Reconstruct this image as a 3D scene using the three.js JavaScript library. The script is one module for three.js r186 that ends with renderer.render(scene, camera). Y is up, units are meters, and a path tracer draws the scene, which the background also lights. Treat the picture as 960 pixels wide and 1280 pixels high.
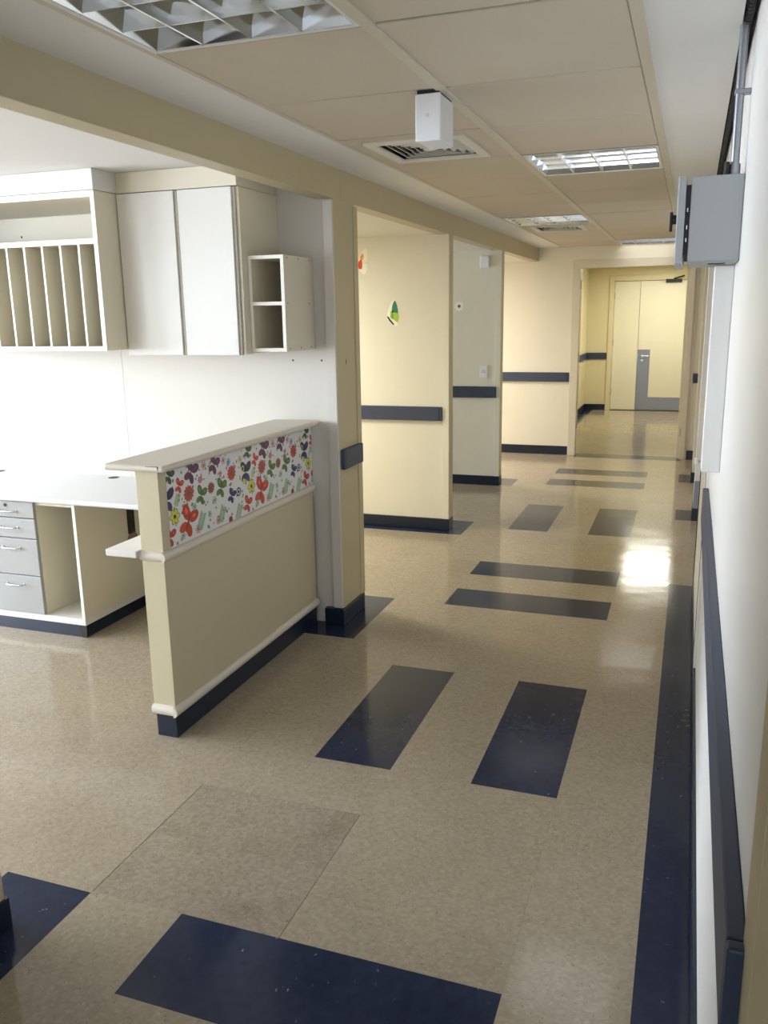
import * as THREE from 'three';
import { RoundedBoxGeometry } from 'three/addons/geometries/RoundedBoxGeometry.js';
import { mergeGeometries } from 'three/addons/utils/BufferGeometryUtils.js';
import { RectAreaLightUniformsLib } from 'three/addons/lights/RectAreaLightUniformsLib.js';

// ---------------------------------------------------------------- camera, sky, exposure, large lights
RectAreaLightUniformsLib.init();
const scene = new THREE.Scene();
const renderer = new THREE.WebGLRenderer({ antialias: true });
renderer.toneMapping = THREE.LinearToneMapping;
renderer.toneMappingExposure = 1.28;
renderer.shadowMap.enabled = true;
const D = Math.PI / 180;
const camera = new THREE.PerspectiveCamera(2 * Math.atan(640 / 1059.8) / D, 960 / 1280, 0.05, 60);
camera.position.set(0, 1.613, 0);
camera.rotation.order = 'YXZ';
camera.rotation.set(-13.124 * D, 19.773 * D, -0.924 * D);
scene.add(camera);
scene.background = new THREE.Color(0.75, 0.86, 1.0);            // overcast sky outside the closed building

const DAY = new THREE.Color(0.77, 0.87, 1.0), LAMP = new THREE.Color(1.0, 0.97, 0.92), WARM = new THREE.Color(1.0, 0.985, 0.85);
function area(color, intensity, w, h, pos, target) {
  const l = new THREE.RectAreaLight(color, intensity, w, h);
  l.position.set(...pos); l.lookAt(...target); l.castShadow = true; scene.add(l); return l;
}
const L_WIN = 30, L_FRONT = 3.6, L_REAR = 2.6, L_BAY3 = 47, L_TUBE = 2.0, L_BAY = 74, L_VEST = 5.0;
// daylight at the panes of the windows (built below with their frames)
area(DAY, L_WIN, 4.7, 1.06, [-7.765, 1.67, -1.45], [0, 1.67, -1.45]);      // nurses' office
area(DAY, L_FRONT, 3.0, 1.06, [-5.9, 1.67, 1.965], [-5.9, 1.67, 0]);          // nurses' office, second wall
area(DAY, L_REAR, 1.3, 1.3, [-0.75, 1.45, 2.965], [-0.75, 1.45, 0]);        // corridor end behind
area(DAY, L_BAY3, 1.1, 1.1, [-7.765, 1.45, -7.0], [0, 1.45, -7.0]);         // middle bay

// ---------------------------------------------------------------- helpers
let seed = 20240611;
const rnd = () => { seed = (seed * 1664525 + 1013904223) >>> 0; return seed / 4294967296; };
const rr = (a, b) => a + (b - a) * rnd();
const used = {};
function numbered(n) { const k = used[n] = (used[n] ?? -1) + 1; return k ? `${n}_${String(k).padStart(3, '0')}` : n; }
function uvBox(g, ou = 0, ov = 0, turn = false) {                // uv in metres, projected along each face
  if (g.index) g = g.toNonIndexed();
  const p = g.attributes.position, n = g.attributes.normal, uv = new Float32Array(p.count * 2);
  for (let i = 0; i < p.count; i++) {
    const ax = Math.abs(n.getX(i)), ay = Math.abs(n.getY(i)), az = Math.abs(n.getZ(i));
    let u, v;
    if (ay >= ax && ay >= az) { u = p.getX(i); v = -p.getZ(i); } else if (ax >= az) { u = -p.getZ(i); v = p.getY(i); } else { u = p.getX(i); v = p.getY(i); }
    if (turn) [u, v] = [v, u];
    uv[2 * i] = u + ou; uv[2 * i + 1] = v + ov;
  }
  g.setAttribute('uv', new THREE.BufferAttribute(uv, 2));
  return g;
}
function bx(x0, x1, y0, y1, z0, z1, r = 0) {
  const w = Math.abs(x1 - x0), h = Math.abs(y1 - y0), d = Math.abs(z1 - z0);
  const g = r > 0 ? new RoundedBoxGeometry(w, h, d, 2, Math.min(r, w / 2.01, h / 2.01, d / 2.01)) : new THREE.BoxGeometry(w, h, d);
  g.translate((x0 + x1) / 2, (y0 + y1) / 2, (z0 + z1) / 2);
  return uvBox(g);
}
function cyl(r, a, b, seg = 16, r2 = r) {
  const A = new THREE.Vector3(...a), B = new THREE.Vector3(...b), d = B.clone().sub(A);
  const g = new THREE.CylinderGeometry(r2, r, d.length(), seg);
  g.applyQuaternion(new THREE.Quaternion().setFromUnitVectors(new THREE.Vector3(0, 1, 0), d.clone().normalize()));
  g.translate(...A.add(B).multiplyScalar(.5).toArray());
  return g.toNonIndexed();
}
function tube(pts, r, seg = 24, rad = 10) {
  return new THREE.TubeGeometry(new THREE.CatmullRomCurve3(pts.map(p => new THREE.Vector3(...p))), seg, r, rad).toNonIndexed();
}
function extrude(pts, depth, bevel = 0) {
  const s = new THREE.Shape(pts.map(p => new THREE.Vector2(...p)));
  return new THREE.ExtrudeGeometry(s, { depth, bevelEnabled: bevel > 0, bevelSize: bevel, bevelThickness: bevel, bevelSegments: 2, steps: 1 });
}
function mesh(name, geos, m, parent) {
  geos = Array.isArray(geos) ? geos : [geos];
  const g = geos.length === 1 ? geos[0] : mergeGeometries(geos.map(q => { q = q.index ? q.toNonIndexed() : q; for (const k of Object.keys(q.attributes)) if (!['position', 'normal', 'uv'].includes(k)) q.deleteAttribute(k); return q; }));
  const o = new THREE.Mesh(g, m); o.name = parent ? name : numbered(name); o.castShadow = o.receiveShadow = true;
  (parent || scene).add(o);
  return o;
}
function tag(o, label, category, group, kind) {
  o.userData.label = label; if (category) o.userData.category = category;
  if (group) o.userData.group = group; if (kind) o.userData.kind = kind;
  return o;
}
function thing(name, label, category, [x, y, z] = [0, 0, 0], group) {
  const o = new THREE.Group(); o.name = numbered(name); o.position.set(x, y, z); scene.add(o);
  return tag(o, label, category, group);
}
const struct = (name, geos, m, label, category = 'wall') => tag(mesh(name, geos, m), label, category, null, 'structure');
function structGroup(name, label, category) { return tag(thing(name, label, category), label, category, null, 'structure'); }

// ---------------------------------------------------------------- textures
function hash(x, y, s) { let h = (x * 374761393 + y * 668265263 + s * 974634541) | 0; h = Math.imul(h ^ (h >>> 13), 1274126177); return ((h ^ (h >>> 16)) >>> 0) / 4294967296; }
function vnoise(u, v, per, s) {                                  // tiling value noise, u and v in 0..1
  const x = u * per, y = v * per, i = Math.floor(x), j = Math.floor(y), f = x - i, g = y - j, a = f * f * (3 - 2 * f), b = g * g * (3 - 2 * g), w = k => ((k % per) + per) % per;
  const q = (p, r) => hash(w(p), w(r), s);
  return (q(i, j) * (1 - a) + q(i + 1, j) * a) * (1 - b) + (q(i, j + 1) * (1 - a) + q(i + 1, j + 1) * a) * b;
}
function fbm(u, v, per, s, oct = 4) { let t = 0, a = .5, n = 0; for (let k = 0; k < oct; k++) { t += a * vnoise(u, v, per << k, s + k); n += a; a *= .5; } return t / n; }
function dataTex(size, fn, srgb, metres) {
  const d = new Uint8Array(size * size * 4);
  for (let y = 0; y < size; y++) for (let x = 0; x < size; x++) {
    const c = fn(x / size, y / size, x, y), k = (y * size + x) * 4;
    for (let q = 0; q < 3; q++) d[k + q] = Math.max(0, Math.min(255, c.length ? c[q] : c));
    d[k + 3] = 255;
  }
  const t = new THREE.DataTexture(d, size, size);
  t.wrapS = t.wrapT = THREE.RepeatWrapping; t.magFilter = THREE.LinearFilter; t.minFilter = THREE.LinearMipmapLinearFilter; t.generateMipmaps = true;
  if (srgb) t.colorSpace = THREE.SRGBColorSpace;
  t.repeat.set(1 / metres, 1 / metres); t.needsUpdate = true;
  return t;
}
// vinyl tile: marbled beige with short streaks, pale chips and dark specks pressed in
function fleckField(size, n, s0, lenA, lenB) {
  const f = new Float32Array(size * size); let s = s0;
  const r = () => { s = (s * 1664525 + 1013904223) >>> 0; return s / 4294967296; };
  for (let k = 0; k < n; k++) {
    const x = r() * size, y = r() * size, a = (r() - .5) * 1.2, len = lenA + r() * (lenB - lenA), w = .6 + r() * 1.3, val = r() < .58 ? 1 : -1, st = .3 + r() * .7;
    for (let t = -len; t <= len; t += .7) for (let q = -w; q <= w; q += .7) {
      const px = ((Math.round(x + Math.cos(a) * t - Math.sin(a) * q) % size) + size) % size, py = ((Math.round(y + Math.sin(a) * t + Math.cos(a) * q) % size) + size) % size;
      f[py * size + px] = val * st * (1 - Math.abs(t) / (len + 1));
    }
  }
  return f;
}
const FS = 1024, flecks = fleckField(FS, 5200, 77, 1, 6);
function vinyl(base, amp, dirty) {
  return dataTex(FS, (u, v, x, y) => {
    const c = (fbm(u, v, 5, 3) - .5) * 7 * amp + (fbm(u, v, 110, 9, 3) - .5) * 24 * amp + flecks[y * FS + x] * 17 * amp;
    const dk = dirty * Math.max(0, fbm(u, v, 9, 31, 4) - .52) * 130 + (hash(x >> 1, y >> 1, 5) < .0011 * (1 + 3 * dirty) ? 70 : 0);
    return [base[0] + c - dk, base[1] + c * .98 - dk * 1.02, base[2] + c * .95 - dk * 1.05];
  }, true, 1.2);
}
const texBeige = vinyl([156, 143, 123], 1, .05), texBeigeDirty = vinyl([149, 136, 118], 1.1, .3);
const navyFlecks = fleckField(FS, 260, 991, 2, 7);
const texNavy = dataTex(FS, (u, v, x, y) => {
  const c = (fbm(u, v, 6, 13) - .5) * 12 + (fbm(u, v, 60, 19, 2) - .5) * 10, w = Math.max(0, navyFlecks[y * FS + x]) * (hash(x >> 3, y >> 3, 2) < .5 ? 120 : 25);
  return [32 + c + w, 42 + c + w, 65 + c * 1.2 + w * .9];
}, true, 1.2);
const texWave = (() => {                                          // slow waviness of the laid tiles, in floats so that it stays smooth
  const n = 256, d = new Float32Array(n * n * 4);
  for (let y = 0; y < n; y++) for (let x = 0; x < n; x++) { const c = fbm(x / n, y / n, 7, 41, 2), k = (y * n + x) * 4; d[k] = d[k + 1] = d[k + 2] = c; d[k + 3] = 1; }
  const t = new THREE.DataTexture(d, n, n, THREE.RGBAFormat, THREE.FloatType);
  t.wrapS = t.wrapT = THREE.RepeatWrapping; t.magFilter = THREE.LinearFilter; t.repeat.set(1 / 1.1, 1 / 1.1); t.needsUpdate = true; return t;
})();
const texScuff = dataTex(512, (u, v) => { const c = 108 + (fbm(u, v, 8, 51, 3) - .5) * 60; return [c, c, c]; }, false, 1.7);
const texPaint = dataTex(256, (u, v, x, y) => 128 + (fbm(u, v, 64, 61, 2) - .5) * 120 + (hash(x, y, 8) - .5) * 30, false, .25);
const texWall = dataTex(512, (u, v) => { const c = (fbm(u, v, 4, 71, 5) - .5) * 9; return [250 + c, 249 + c, 246 + c * 1.3]; }, true, 2.1);
const texCeil = dataTex(512, (u, v, x, y) => { const c = (fbm(u, v, 5, 81, 5) - .5) * 7 + (hash(x, y, 3) - .5) * 5; return [246 + c, 245 + c, 242 + c * 1.2]; }, true, .9);

// ---------------------------------------------------------------- materials
const std = (hex, rough, extra = {}) => new THREE.MeshStandardMaterial({ color: hex, roughness: rough, ...extra });
const paint = (hex, rough = .5) => std(hex, rough, { map: texWall, bumpMap: texPaint, bumpScale: .0004 });
const M = {
  cream: paint('#e8e3d4', .45), white: paint('#eceae8', .38), partition: paint('#c0b492', .42), plaster: paint('#eeedec', .7), office: paint('#d2cdc6', .5),
  bayCeil: paint('#e6e2d6', .8), officeCeil: paint('#e9e8e8', .8), ceilTile: std('#d6cbba', .85, { map: texCeil, bumpMap: texPaint, bumpScale: .0006 }), bar: std('#cfc6b3', .5),
  vinyl: new THREE.MeshPhysicalMaterial({ map: texBeige, roughness: .3, roughnessMap: texScuff, specularIntensity: .6, bumpMap: texWave, bumpScale: .0010 }),
  vinylDirty: new THREE.MeshPhysicalMaterial({ map: texBeigeDirty, roughness: .4, roughnessMap: texScuff, specularIntensity: .6, bumpMap: texWave, bumpScale: .0010 }),
  navy: new THREE.MeshPhysicalMaterial({ map: texNavy, roughness: .34, roughnessMap: texScuff, specularIntensity: .6, bumpMap: texWave, bumpScale: .0003 }),
  joint: std('#4a4238', .9), skirt: std('#121d31', .35), rail: std('#363f55', .45, { bumpMap: texPaint, bumpScale: .0003 }), railCap: std('#323c54', .45),
  laminate: std('#d8d0bc', .38), counter: std('#c2b799', .42), ledge: std('#d2cabb', .35), laminateWhite: std('#dad7d2', .3), drawer: std('#9f9e9d', .35), desk: std('#d0cfd0', .3), edgeWhite: std('#efece2', .35), inner: std('#cfc6b0', .5), dark: std('#1b1a19', .6), gap: std('#2c2820', .9),
  chrome: std('#c9ccd0', .22, { metalness: 1 }), steel: std('#9a9da3', .35, { metalness: .9 }), mirrorAlu: std('#e4e6e8', .12, { metalness: 1 }), housing: std('#e9e7e2', .5),
  greyBox: std('#a4a7a8', .5, { bumpMap: texPaint, bumpScale: .0003 }), plastic: std('#eeeef0', .35), plasticTrim: std('#d9d9da', .4), frame: paint('#dbd3c0', .4), kick: std('#8b8f9c', .32, { metalness: .15 }), doorYellow: paint('#e9e4cf', .35), lobby: paint('#ddd3ae', .45),
  chip: std('#2a211a', .8), grip: std('#b4aea2', .4), wood: std('#8a6f52', .7), ribs: std('#4a4845', .6), tubeOff: std('#e8e8e4', .3),
  glow: std('#ffffff', .4, { emissive: LAMP.clone(), emissiveIntensity: 1.9 }), glowDim: std('#ffffff', .4, { emissive: LAMP.clone(), emissiveIntensity: 1 }), glowWarm: std('#ffffff', .4, { emissive: WARM.clone(), emissiveIntensity: 7 }),
  pane: std('#ffffff', .3, { emissive: DAY.clone(), emissiveIntensity: 3 }), vent: std('#dcd8cd', .5),
};

// ---------------------------------------------------------------- main dimensions (metres)
const XL = -1.66, XR = .103, YC = 2.30, ZE = -9.83, ZV = -14.6, YB = 2.16, XO = -7.8, ZO = -3.97, ZR = 3.0;
const G0 = -.037, T = .3, J0 = -1.727;                           // tile grid

// ---------------------------------------------------------------- floor
const floor = structGroup('floor', 'beige vinyl tile floor with navy tile rectangles and borders', 'floor');
{
  mesh('subfloor', bx(XO - .2, 1.2, -.12, -.0022, ZV - .2, ZR + .2), M.joint, floor);
  // navy rectangles [x0, x1, z0, z1]
  const navy = [];
  const cells = (i0, i1, j0, j1) => navy.push([G0 - T * (i1 + 1), G0 - T * i0, J0 - T * (j1 + 1), J0 - T * j0]);
  for (const p of [-1, 1]) {                                     // pattern repeats every twelve tiles
    const o = 12 * p;
    cells(1, 3, -3 + o, -3 + o); cells(1, 3, -1 + o, -1 + o); cells(1, 1, 3 + o, 5 + o); cells(3, 3, 3 + o, 5 + o);
  }
  cells(1, 3, -3, -3); cells(1, 3, -1, -1); cells(1, 1, 3, 5); cells(3, 3, 3, 5); cells(1, 3, 21, 21); cells(1, 3, 23, 23);
  const xs = G0 - 5 * T;                                         // right edge of the borders round the left pillars
  navy.push([XL - .3, xs, -4.44, -3.78], [-2.7, xs, -6.39, -5.955], [-2.6, xs, -8.23, -7.885], [xs - T, xs, -1.72, -1.1]);
  for (let k = 0; k < 8; k++) navy.push([G0, XR, -5.17 + k * .9, -5.17 + (k + 1) * .9 > ZR ? ZR : -5.17 + (k + 1) * .9]);
  navy.push([G0, .25, -7.25, -6.875], [G0, .25, -8.885, -8.457]);
  navy.push([-1.19, -.04, -9.96, -9.7]);                          // threshold
  navy.push([-1.64, -1.5, -14.6, -9.96]);                         // border in the lobby beyond
  const cut = (r, list) => {                                      // rectangle minus rectangles
    let out = [r];
    for (const n of list) out = out.flatMap(q => {
      const x0 = Math.max(q[0], n[0]), x1 = Math.min(q[1], n[1]), z0 = Math.max(q[2], n[2]), z1 = Math.min(q[3], n[3]);
      if (x1 - x0 < 1e-4 || z1 - z0 < 1e-4) return [q];
      return [[q[0], x0, q[2], q[3]], [x1, q[1], q[2], q[3]], [x0, x1, q[2], z0], [x0, x1, z1, q[3]]].filter(b => b[1] - b[0] > .004 && b[3] - b[2] > .004);
    });
    return out;
  };
  const g = .00016, rest = [];
  const slab = (r, e = g) => { const b = new THREE.BoxGeometry(r[1] - r[0] - 2 * e, .002, r[3] - r[2] - 2 * e); b.translate((r[0] + r[1]) / 2, -.001, (r[2] + r[3]) / 2); return uvBox(b, Math.floor(rnd() * 97) * .137, Math.floor(rnd() * 89) * .119, rnd() < .5); };
  for (const n of navy) mesh('navy_tile', slab(n), M.navy, floor);
  const i1 = Math.ceil((G0 - XO) / T), worn = new Set(['3,0', '3,1', '4,0', '4,1']);
  for (let j = -14; j < 44; j++) for (let i = -4; i <= i1; i++) {
    const r = [Math.max(G0 - T * (i + 1), XO), Math.min(G0 - T * i, 1.1), Math.max(J0 - T * (j + 1), ZV), Math.min(J0 - T * j, ZR)];
    if (r[1] - r[0] < .01 || r[3] - r[2] < .01) continue;
    const parts = cut(r, navy); if (!parts.length) continue;
    const cx = (r[0] + r[1]) / 2, cz = (r[2] + r[3]) / 2;
    const seen = (cx > XL && cx < .15 && cz < -1.2 && cz > ZE) || (cx > -3.65 && cx <= XL && cz < -1.5 && cz > ZO && (cx > -2.9 || cz < -1.9)) || (cx > -2.3 && cx <= XL && cz <= -4.2 && cz > -6.1);
    const gs = worn.has(i + ',' + j) ? [slab([r[0] + (i === 4 ? .0022 : 0), r[1] - (i === 3 ? .0012 : 0), r[2] + (j === 1 ? .0014 : 0), r[3]])] : parts.map(q => slab(q));
    if (seen) mesh('vinyl_tile', gs, worn.has(i + ',' + j) ? M.vinylDirty : M.vinyl, floor);
    else rest.push(...gs);
  }
  const far = mesh('distant_vinyl_tiles', rest, M.vinyl, floor); far.userData.kind = 'stuff';
}

// ---------------------------------------------------------------- walls
{
  // right wall, its recesses, and the wooden trim of the near doorway
  struct('wall_right', [bx(XR, XR + .15, 0, YC + .1, -5.17, ZR)], M.white, 'long white corridor wall with the blue handrail', 'wall');
  struct('wall_right_recess', [bx(XR + .15, XR + .3, 0, YC + .1, ZE, -5.17)], M.white, 'white wall at the back of the door recesses past the handrail');
  const pil = structGroup('wall_right_pier', 'narrow white wall pier with grey kick plate between two door recesses', 'wall');
  mesh('pier', bx(.09, XR + .15, 0, YC + .1, -7.22, -6.9), M.white, pil); mesh('kick_plate', bx(.0885, .2, .1, .316, -6.905, -6.88), M.kick, pil);
  mesh('skirting', bx(.082, .25, 0, .1, -7.23, -6.895), M.skirt, pil);
  const pil2 = structGroup('wall_right_pier', 'narrow far wall pier close to the end doorway', 'wall');
  mesh('pier', bx(.08, XR + .15, 0, YC + .1, -8.87, -8.47), M.cream, pil2); mesh('skirting', bx(.07, .25, 0, .1, -8.88, -8.46), M.skirt, pil2);
  struct('trim_1', [bx(.099, .12, 0, 2.1, -.93, -.84, .002), bx(.101, .12, 0, 2.1, -.84, -.1, .001)], M.partition, 'cream doorway trim where the long handrail stops', 'trim');
  struct('baseboard_right', [bx(XR - .01, XR + .02, 0, .095, -5.17, -.95, .004)], M.skirt, 'navy vinyl skirting along the white corridor wall', 'baseboard');

  // rear end of the corridor
  const wx0 = -1.4, wx1 = -.1, wy0 = .8, wy1 = 2.1;
  struct('wall_rear', [bx(XL - .1, wx0, 0, YC + .1, ZR, ZR + .15), bx(wx1, XR + .15, 0, YC + .1, ZR, ZR + .15), bx(wx0, wx1, 0, wy0, ZR, ZR + .15), bx(wx0, wx1, wy1, YC + .1, ZR, ZR + .15)], M.cream, 'corridor end wall with a window, behind');

  // left partition beside the camera, beam, corner post
  struct('wall_left', [bx(XL - .1, XL, 0, YC, -1.53, ZR)], M.partition, 'cream partition wall at the near end of the office opening');
  struct('baseboard_left', [bx(XL - .02, XL + .008, 0, .09, -1.538, ZR)], M.skirt, 'navy skirting of the near cream partition', 'baseboard');
  const beam = structGroup('trim_2', 'cream beam running over the office opening and the bays', 'beam');
  for (const [a, b] of [[-1.53, -4.06], [-4.062, -6.06], [-6.062, -7.86], [-7.862, ZE]]) mesh('beam_board', bx(XL - .09, XL, 2.158, YC + .02, b, a, .002), M.partition, beam);
  mesh('beam_board', bx(XL - .09, XL, 2.158, YC + .02, -1.53, ZR), M.partition, beam);

  const back = structGroup('wall_office_back', 'white office back wall behind desk and wall cabinets', 'wall');
  mesh('wall_panel', bx(XO, -2.945, 0, 2.35, -4.24, ZO), M.office, back); mesh('wall_panel', bx(-2.943, -1.70, 0, 2.35, -4.24, ZO), M.office, back);
  for (const [x, y] of [[-1.906, 1.392], [-1.747, 1.392]]) mesh('screw_hole', cyl(.005, [x, y, ZO - .005], [x, y, ZO + .0008], 10), M.chip, back);
  const post = structGroup('wall_left_post', 'cream wall end post beside the reception counter with a blue rail piece', 'wall');
  mesh('post', bx(-1.70, XL, 0, 2.158, -4.24, -3.962), M.partition, post);
  mesh('corner_board', bx(-1.71, XL, .094, 2.15, -3.962, -3.945, .002), M.office, post);
  mesh('edge_strip', bx(-1.70, XL + .006, .088, 2.147, -4.268, -4.212, .003), M.partition, post);
  mesh('skirting', bx(-1.76, XL + .01, 0, .09, -4.25, -3.935, .004), M.skirt, post);
  const chip = new THREE.Shape(); chip.moveTo(0, .016); chip.bezierCurveTo(.004, .008, .006, -.004, .003, -.012); chip.bezierCurveTo(0, -.016, -.005, -.012, -.003, -.004); chip.lineTo(0, .016);
  const cg = new THREE.ExtrudeGeometry(chip, { depth: .0006, bevelEnabled: false }); cg.rotateY(Math.PI / 2); cg.translate(XL, 1.38, -4.08);
  mesh('paint_chip', cg, M.chip, post);

  // bay dividers
  for (const [z, lab] of [[-6.06, 'cream bay divider wall with the green butterfly sticker'], [-7.86, 'bay divider wall with the light switch and daisy sticker']]) {
    const w = structGroup('wall_divider', lab, 'wall');
    mesh('wall_panel', bx(XO, XL - .003, 0, YB + .05, z - .1, z), M.cream, w);
    mesh('corner_trim', bx(-1.705, XL + .004, .09, 2.157, z - .004, z + .009, .002), M.cream, w);
    mesh('end_strip', bx(-1.69, XL + .004, .09, 2.157, z - .108, z - .003, .002), M.partition, w);
    mesh('skirting', bx(XO, XL + .008, 0, .09, z - .11, z + .012, .004), M.skirt, w);
  }
  // end wall with the doorway
  const end = structGroup('wall_end', 'cream corridor end wall around the open doorway', 'wall');
  mesh('wall_panel', bx(XO, -1.27, 0, YC + .1, ZE - .12, ZE), M.cream, end);
  mesh('wall_panel', bx(-1.285, .3, 2.16, YC + .1, ZE - .12, ZE + .012), M.cream, end);
  mesh('wall_panel', bx(.02, .3, 0, 2.16, ZE - .12, ZE), M.cream, end);
  mesh('skirting', bx(XO, -1.275, 0, .1, ZE, ZE + .012, .004), M.skirt, end); mesh('skirting', bx(.02, .1, 0, .1, ZE, ZE + .02, .004), M.skirt, end);
  const fr = structGroup('trim_3', 'cream door frame of the open end doorway', 'door frame');
  mesh('jamb', bx(-1.275, -1.19, 0, 2.07, ZE - .13, ZE + .02, .003), M.frame, fr);
  mesh('jamb', bx(-.055, .0, 0, 2.07, ZE - .13, ZE + .03, .003), M.frame, fr); mesh('jamb', bx(-.0, .035, 0, 2.07, ZE - .08, ZE + .012, .003), M.frame, fr); mesh('door_stop', bx(-.085, -.055, 0, 2.07, ZE - .1, ZE - .05, .003), M.frame, fr);
  mesh('head', bx(-1.275, .035, 2.07, 2.16, ZE - .13, ZE + .02, .003), M.frame, fr);
  for (const y of [.3, 1.05, 1.85]) mesh('hinge', bx(-1.192, -1.184, y, y + .1, ZE - .04, ZE - .005), M.steel, fr);
  mesh('hinge', bx(-.06, -.052, .25, .35, ZE - .01, ZE + .032), M.steel, fr);
  mesh('strike_plate', bx(-.057, -.053, .98, 1.06, ZE - .01, ZE + .015), M.plastic, fr); mesh('sticker', bx(-.057, -.053, 1.86, 1.94, ZE - .01, ZE + .02), M.plastic, fr);
}

// ---------------------------------------------------------------- office and bay shells, lobby
function windowWall(name, x, z0, z1, h, w, label) {                // wall in the plane x with an opening w = [z0, z1, y0, y1]
  struct(name, [bx(x - .15, x, 0, h, z0, w[0]), bx(x - .15, x, 0, h, w[1], z1), bx(x - .15, x, 0, w[2], w[0], w[1]), bx(x - .15, x, w[3], h, w[0], w[1])], M.office, label);
}
function windowX(name, x, w, label, bars) {
  const o = structGroup(name, label, 'window');
  mesh('pane', bx(x - .075, x - .07, w[2], w[3], w[0], w[1]), M.pane, o);
  const f = [];
  for (const z of [w[0] + .02, w[1] - .02]) f.push(bx(x - .1, x - .045, w[2], w[3], z - .02, z + .02));
  for (const y of [w[2] + .02, w[3] - .02]) f.push(bx(x - .1, x - .045, y - .02, y + .02, w[0], w[1]));
  for (let k = 1; k < bars; k++) { const z = w[0] + (w[1] - w[0]) * k / bars; f.push(bx(x - .1, x - .05, w[2], w[3], z - .018, z + .018)); }
  mesh('window_frame', f, M.edgeWhite, o);
}
{
  const wo = [-3.8, .9, 1.14, 2.2], wb = [-7.55, -6.45, .9, 2.0];
  windowWall('wall_office_left', XO, ZO, 2.0, 2.35, wo, 'office outer wall with the wide window'); windowX('window_1', XO, wo, 'wide office window in the outer wall', 4);
  windowWall('wall_bay_left', XO, ZE, -4.24, 2.35, wb, 'outer wall of the bays with one window'); windowX('window_2', XO, wb, 'window of the middle bay', 2);
  struct('wall_office_front', [bx(XO - .15, -7.4, 0, 2.35, 2.0, 2.15), bx(-4.4, XL, 0, 2.35, 2.0, 2.15), bx(-7.4, -4.4, 0, 1.14, 2.0, 2.15), bx(-7.4, -4.4, 2.2, 2.35, 2.0, 2.15)], M.office, 'office wall with a second window behind the viewpoint');
  const w4 = structGroup('window_4', 'office window in the wall behind the viewpoint', 'window');
  mesh('pane', bx(-7.4, -4.4, 1.14, 2.2, 2.07, 2.075), M.pane, w4);
  mesh('window_frame', [bx(-7.4, -7.36, 1.14, 2.2, 2.045, 2.1), bx(-4.44, -4.4, 1.14, 2.2, 2.045, 2.1), bx(-7.4, -4.4, 1.14, 1.18, 2.045, 2.1), bx(-7.4, -4.4, 2.16, 2.2, 2.045, 2.1), bx(-6.42, -6.38, 1.14, 2.2, 2.045, 2.1), bx(-5.42, -5.38, 1.14, 2.2, 2.045, 2.1)], M.edgeWhite, w4);
  const o = structGroup('window_3', 'window in the corridor end wall behind', 'window');
  mesh('pane', bx(-1.4, -.1, .8, 2.1, ZR + .07, ZR + .075), M.pane, o);
  mesh('window_frame', [bx(-1.4, -1.36, .8, 2.1, ZR + .045, ZR + .1), bx(-.14, -.1, .8, 2.1, ZR + .045, ZR + .1), bx(-1.4, -.1, .8, .84, ZR + .045, ZR + .1), bx(-1.4, -.1, 2.06, 2.1, ZR + .045, ZR + .1), bx(-.77, -.73, .8, 2.1, ZR + .045, ZR + .1)], M.edgeWhite, o);
  struct('ceiling_office', [bx(XO, XL - .09, 2.28, 2.36, ZO, 2.0)], M.officeCeil, 'plain white office ceiling', 'ceiling');
  struct('ceiling_bays', [bx(XO, XL - .09, YB, YB + .08, -6.06, -4.24), bx(XO, XL - .09, YB, YB + .08, -7.86, -6.16), bx(XO, XL - .09, YB, YB + .08, ZE, -7.96)], M.bayCeil, 'low plain ceiling of the bays', 'ceiling');
  struct('baseboard_office', [bx(XO, -1.95, 0, .09, ZO, ZO + .012)], M.skirt, 'navy skirting under the office desk', 'baseboard');

  // lobby beyond the doorway
  struct('wall_lobby_left', [bx(-1.76, -1.64, 0, 2.35, ZV, ZE - .12)], M.lobby, 'yellowish lobby side wall seen through the doorway');
  struct('wall_lobby_right', [bx(.6, .72, 0, 2.35, ZV, ZE - .12)], M.lobby, 'lobby side wall hidden by the door frame');
  const far = structGroup('wall_lobby_end', 'yellowish lobby end wall around the double doors', 'wall');
  mesh('wall_panel', bx(-1.76, -1.3, 0, 2.35, ZV - .15, ZV), M.lobby, far); mesh('wall_panel', bx(-1.3, .7, 2.16, 2.35, ZV - .15, ZV), M.lobby, far); mesh('wall_panel', bx(.1, .7, 0, 2.16, ZV - .15, ZV), M.lobby, far);
  mesh('frame', bx(-1.3, -1.22, 0, 2.16, ZV - .1, ZV + .02, .003), M.lobby, far); mesh('frame', bx(.03, .1, 0, 2.16, ZV - .1, ZV + .02, .003), M.lobby, far); mesh('frame', bx(-1.2195, .0295, 2.075, 2.16, ZV - .1, ZV + .02, .003), M.lobby, far);
  mesh('skirting', bx(-1.64, -1.3, 0, .095, ZV, ZV + .012), M.skirt, far);
  struct('baseboard_lobby', [bx(-1.64, -1.628, 0, .095, ZV, ZE - .12)], M.skirt, 'navy skirting of the lobby side wall', 'baseboard');
  struct('ceiling_lobby', [bx(-1.76, .72, 2.30, 2.38, ZV - .1, ZE - .12)], M.lobby, 'plain lobby ceiling', 'ceiling');
  const d = structGroup('door_1', 'yellowish double doors with grey kick plate at the lobby end', 'door');
  mesh('rebate', bx(-1.22, .03, 0, 2.075, ZV - .1, ZV - .062), M.gap, d);
  const l1 = mesh('narrow_leaf', bx(-1.217, -.8245, .008, 2.07, ZV - .06, ZV - .02, .003), M.doorYellow, d), l2 = mesh('wide_leaf', bx(-.8195, .027, .008, 2.07, ZV - .06, ZV - .02, .003), M.doorYellow, d);
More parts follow.
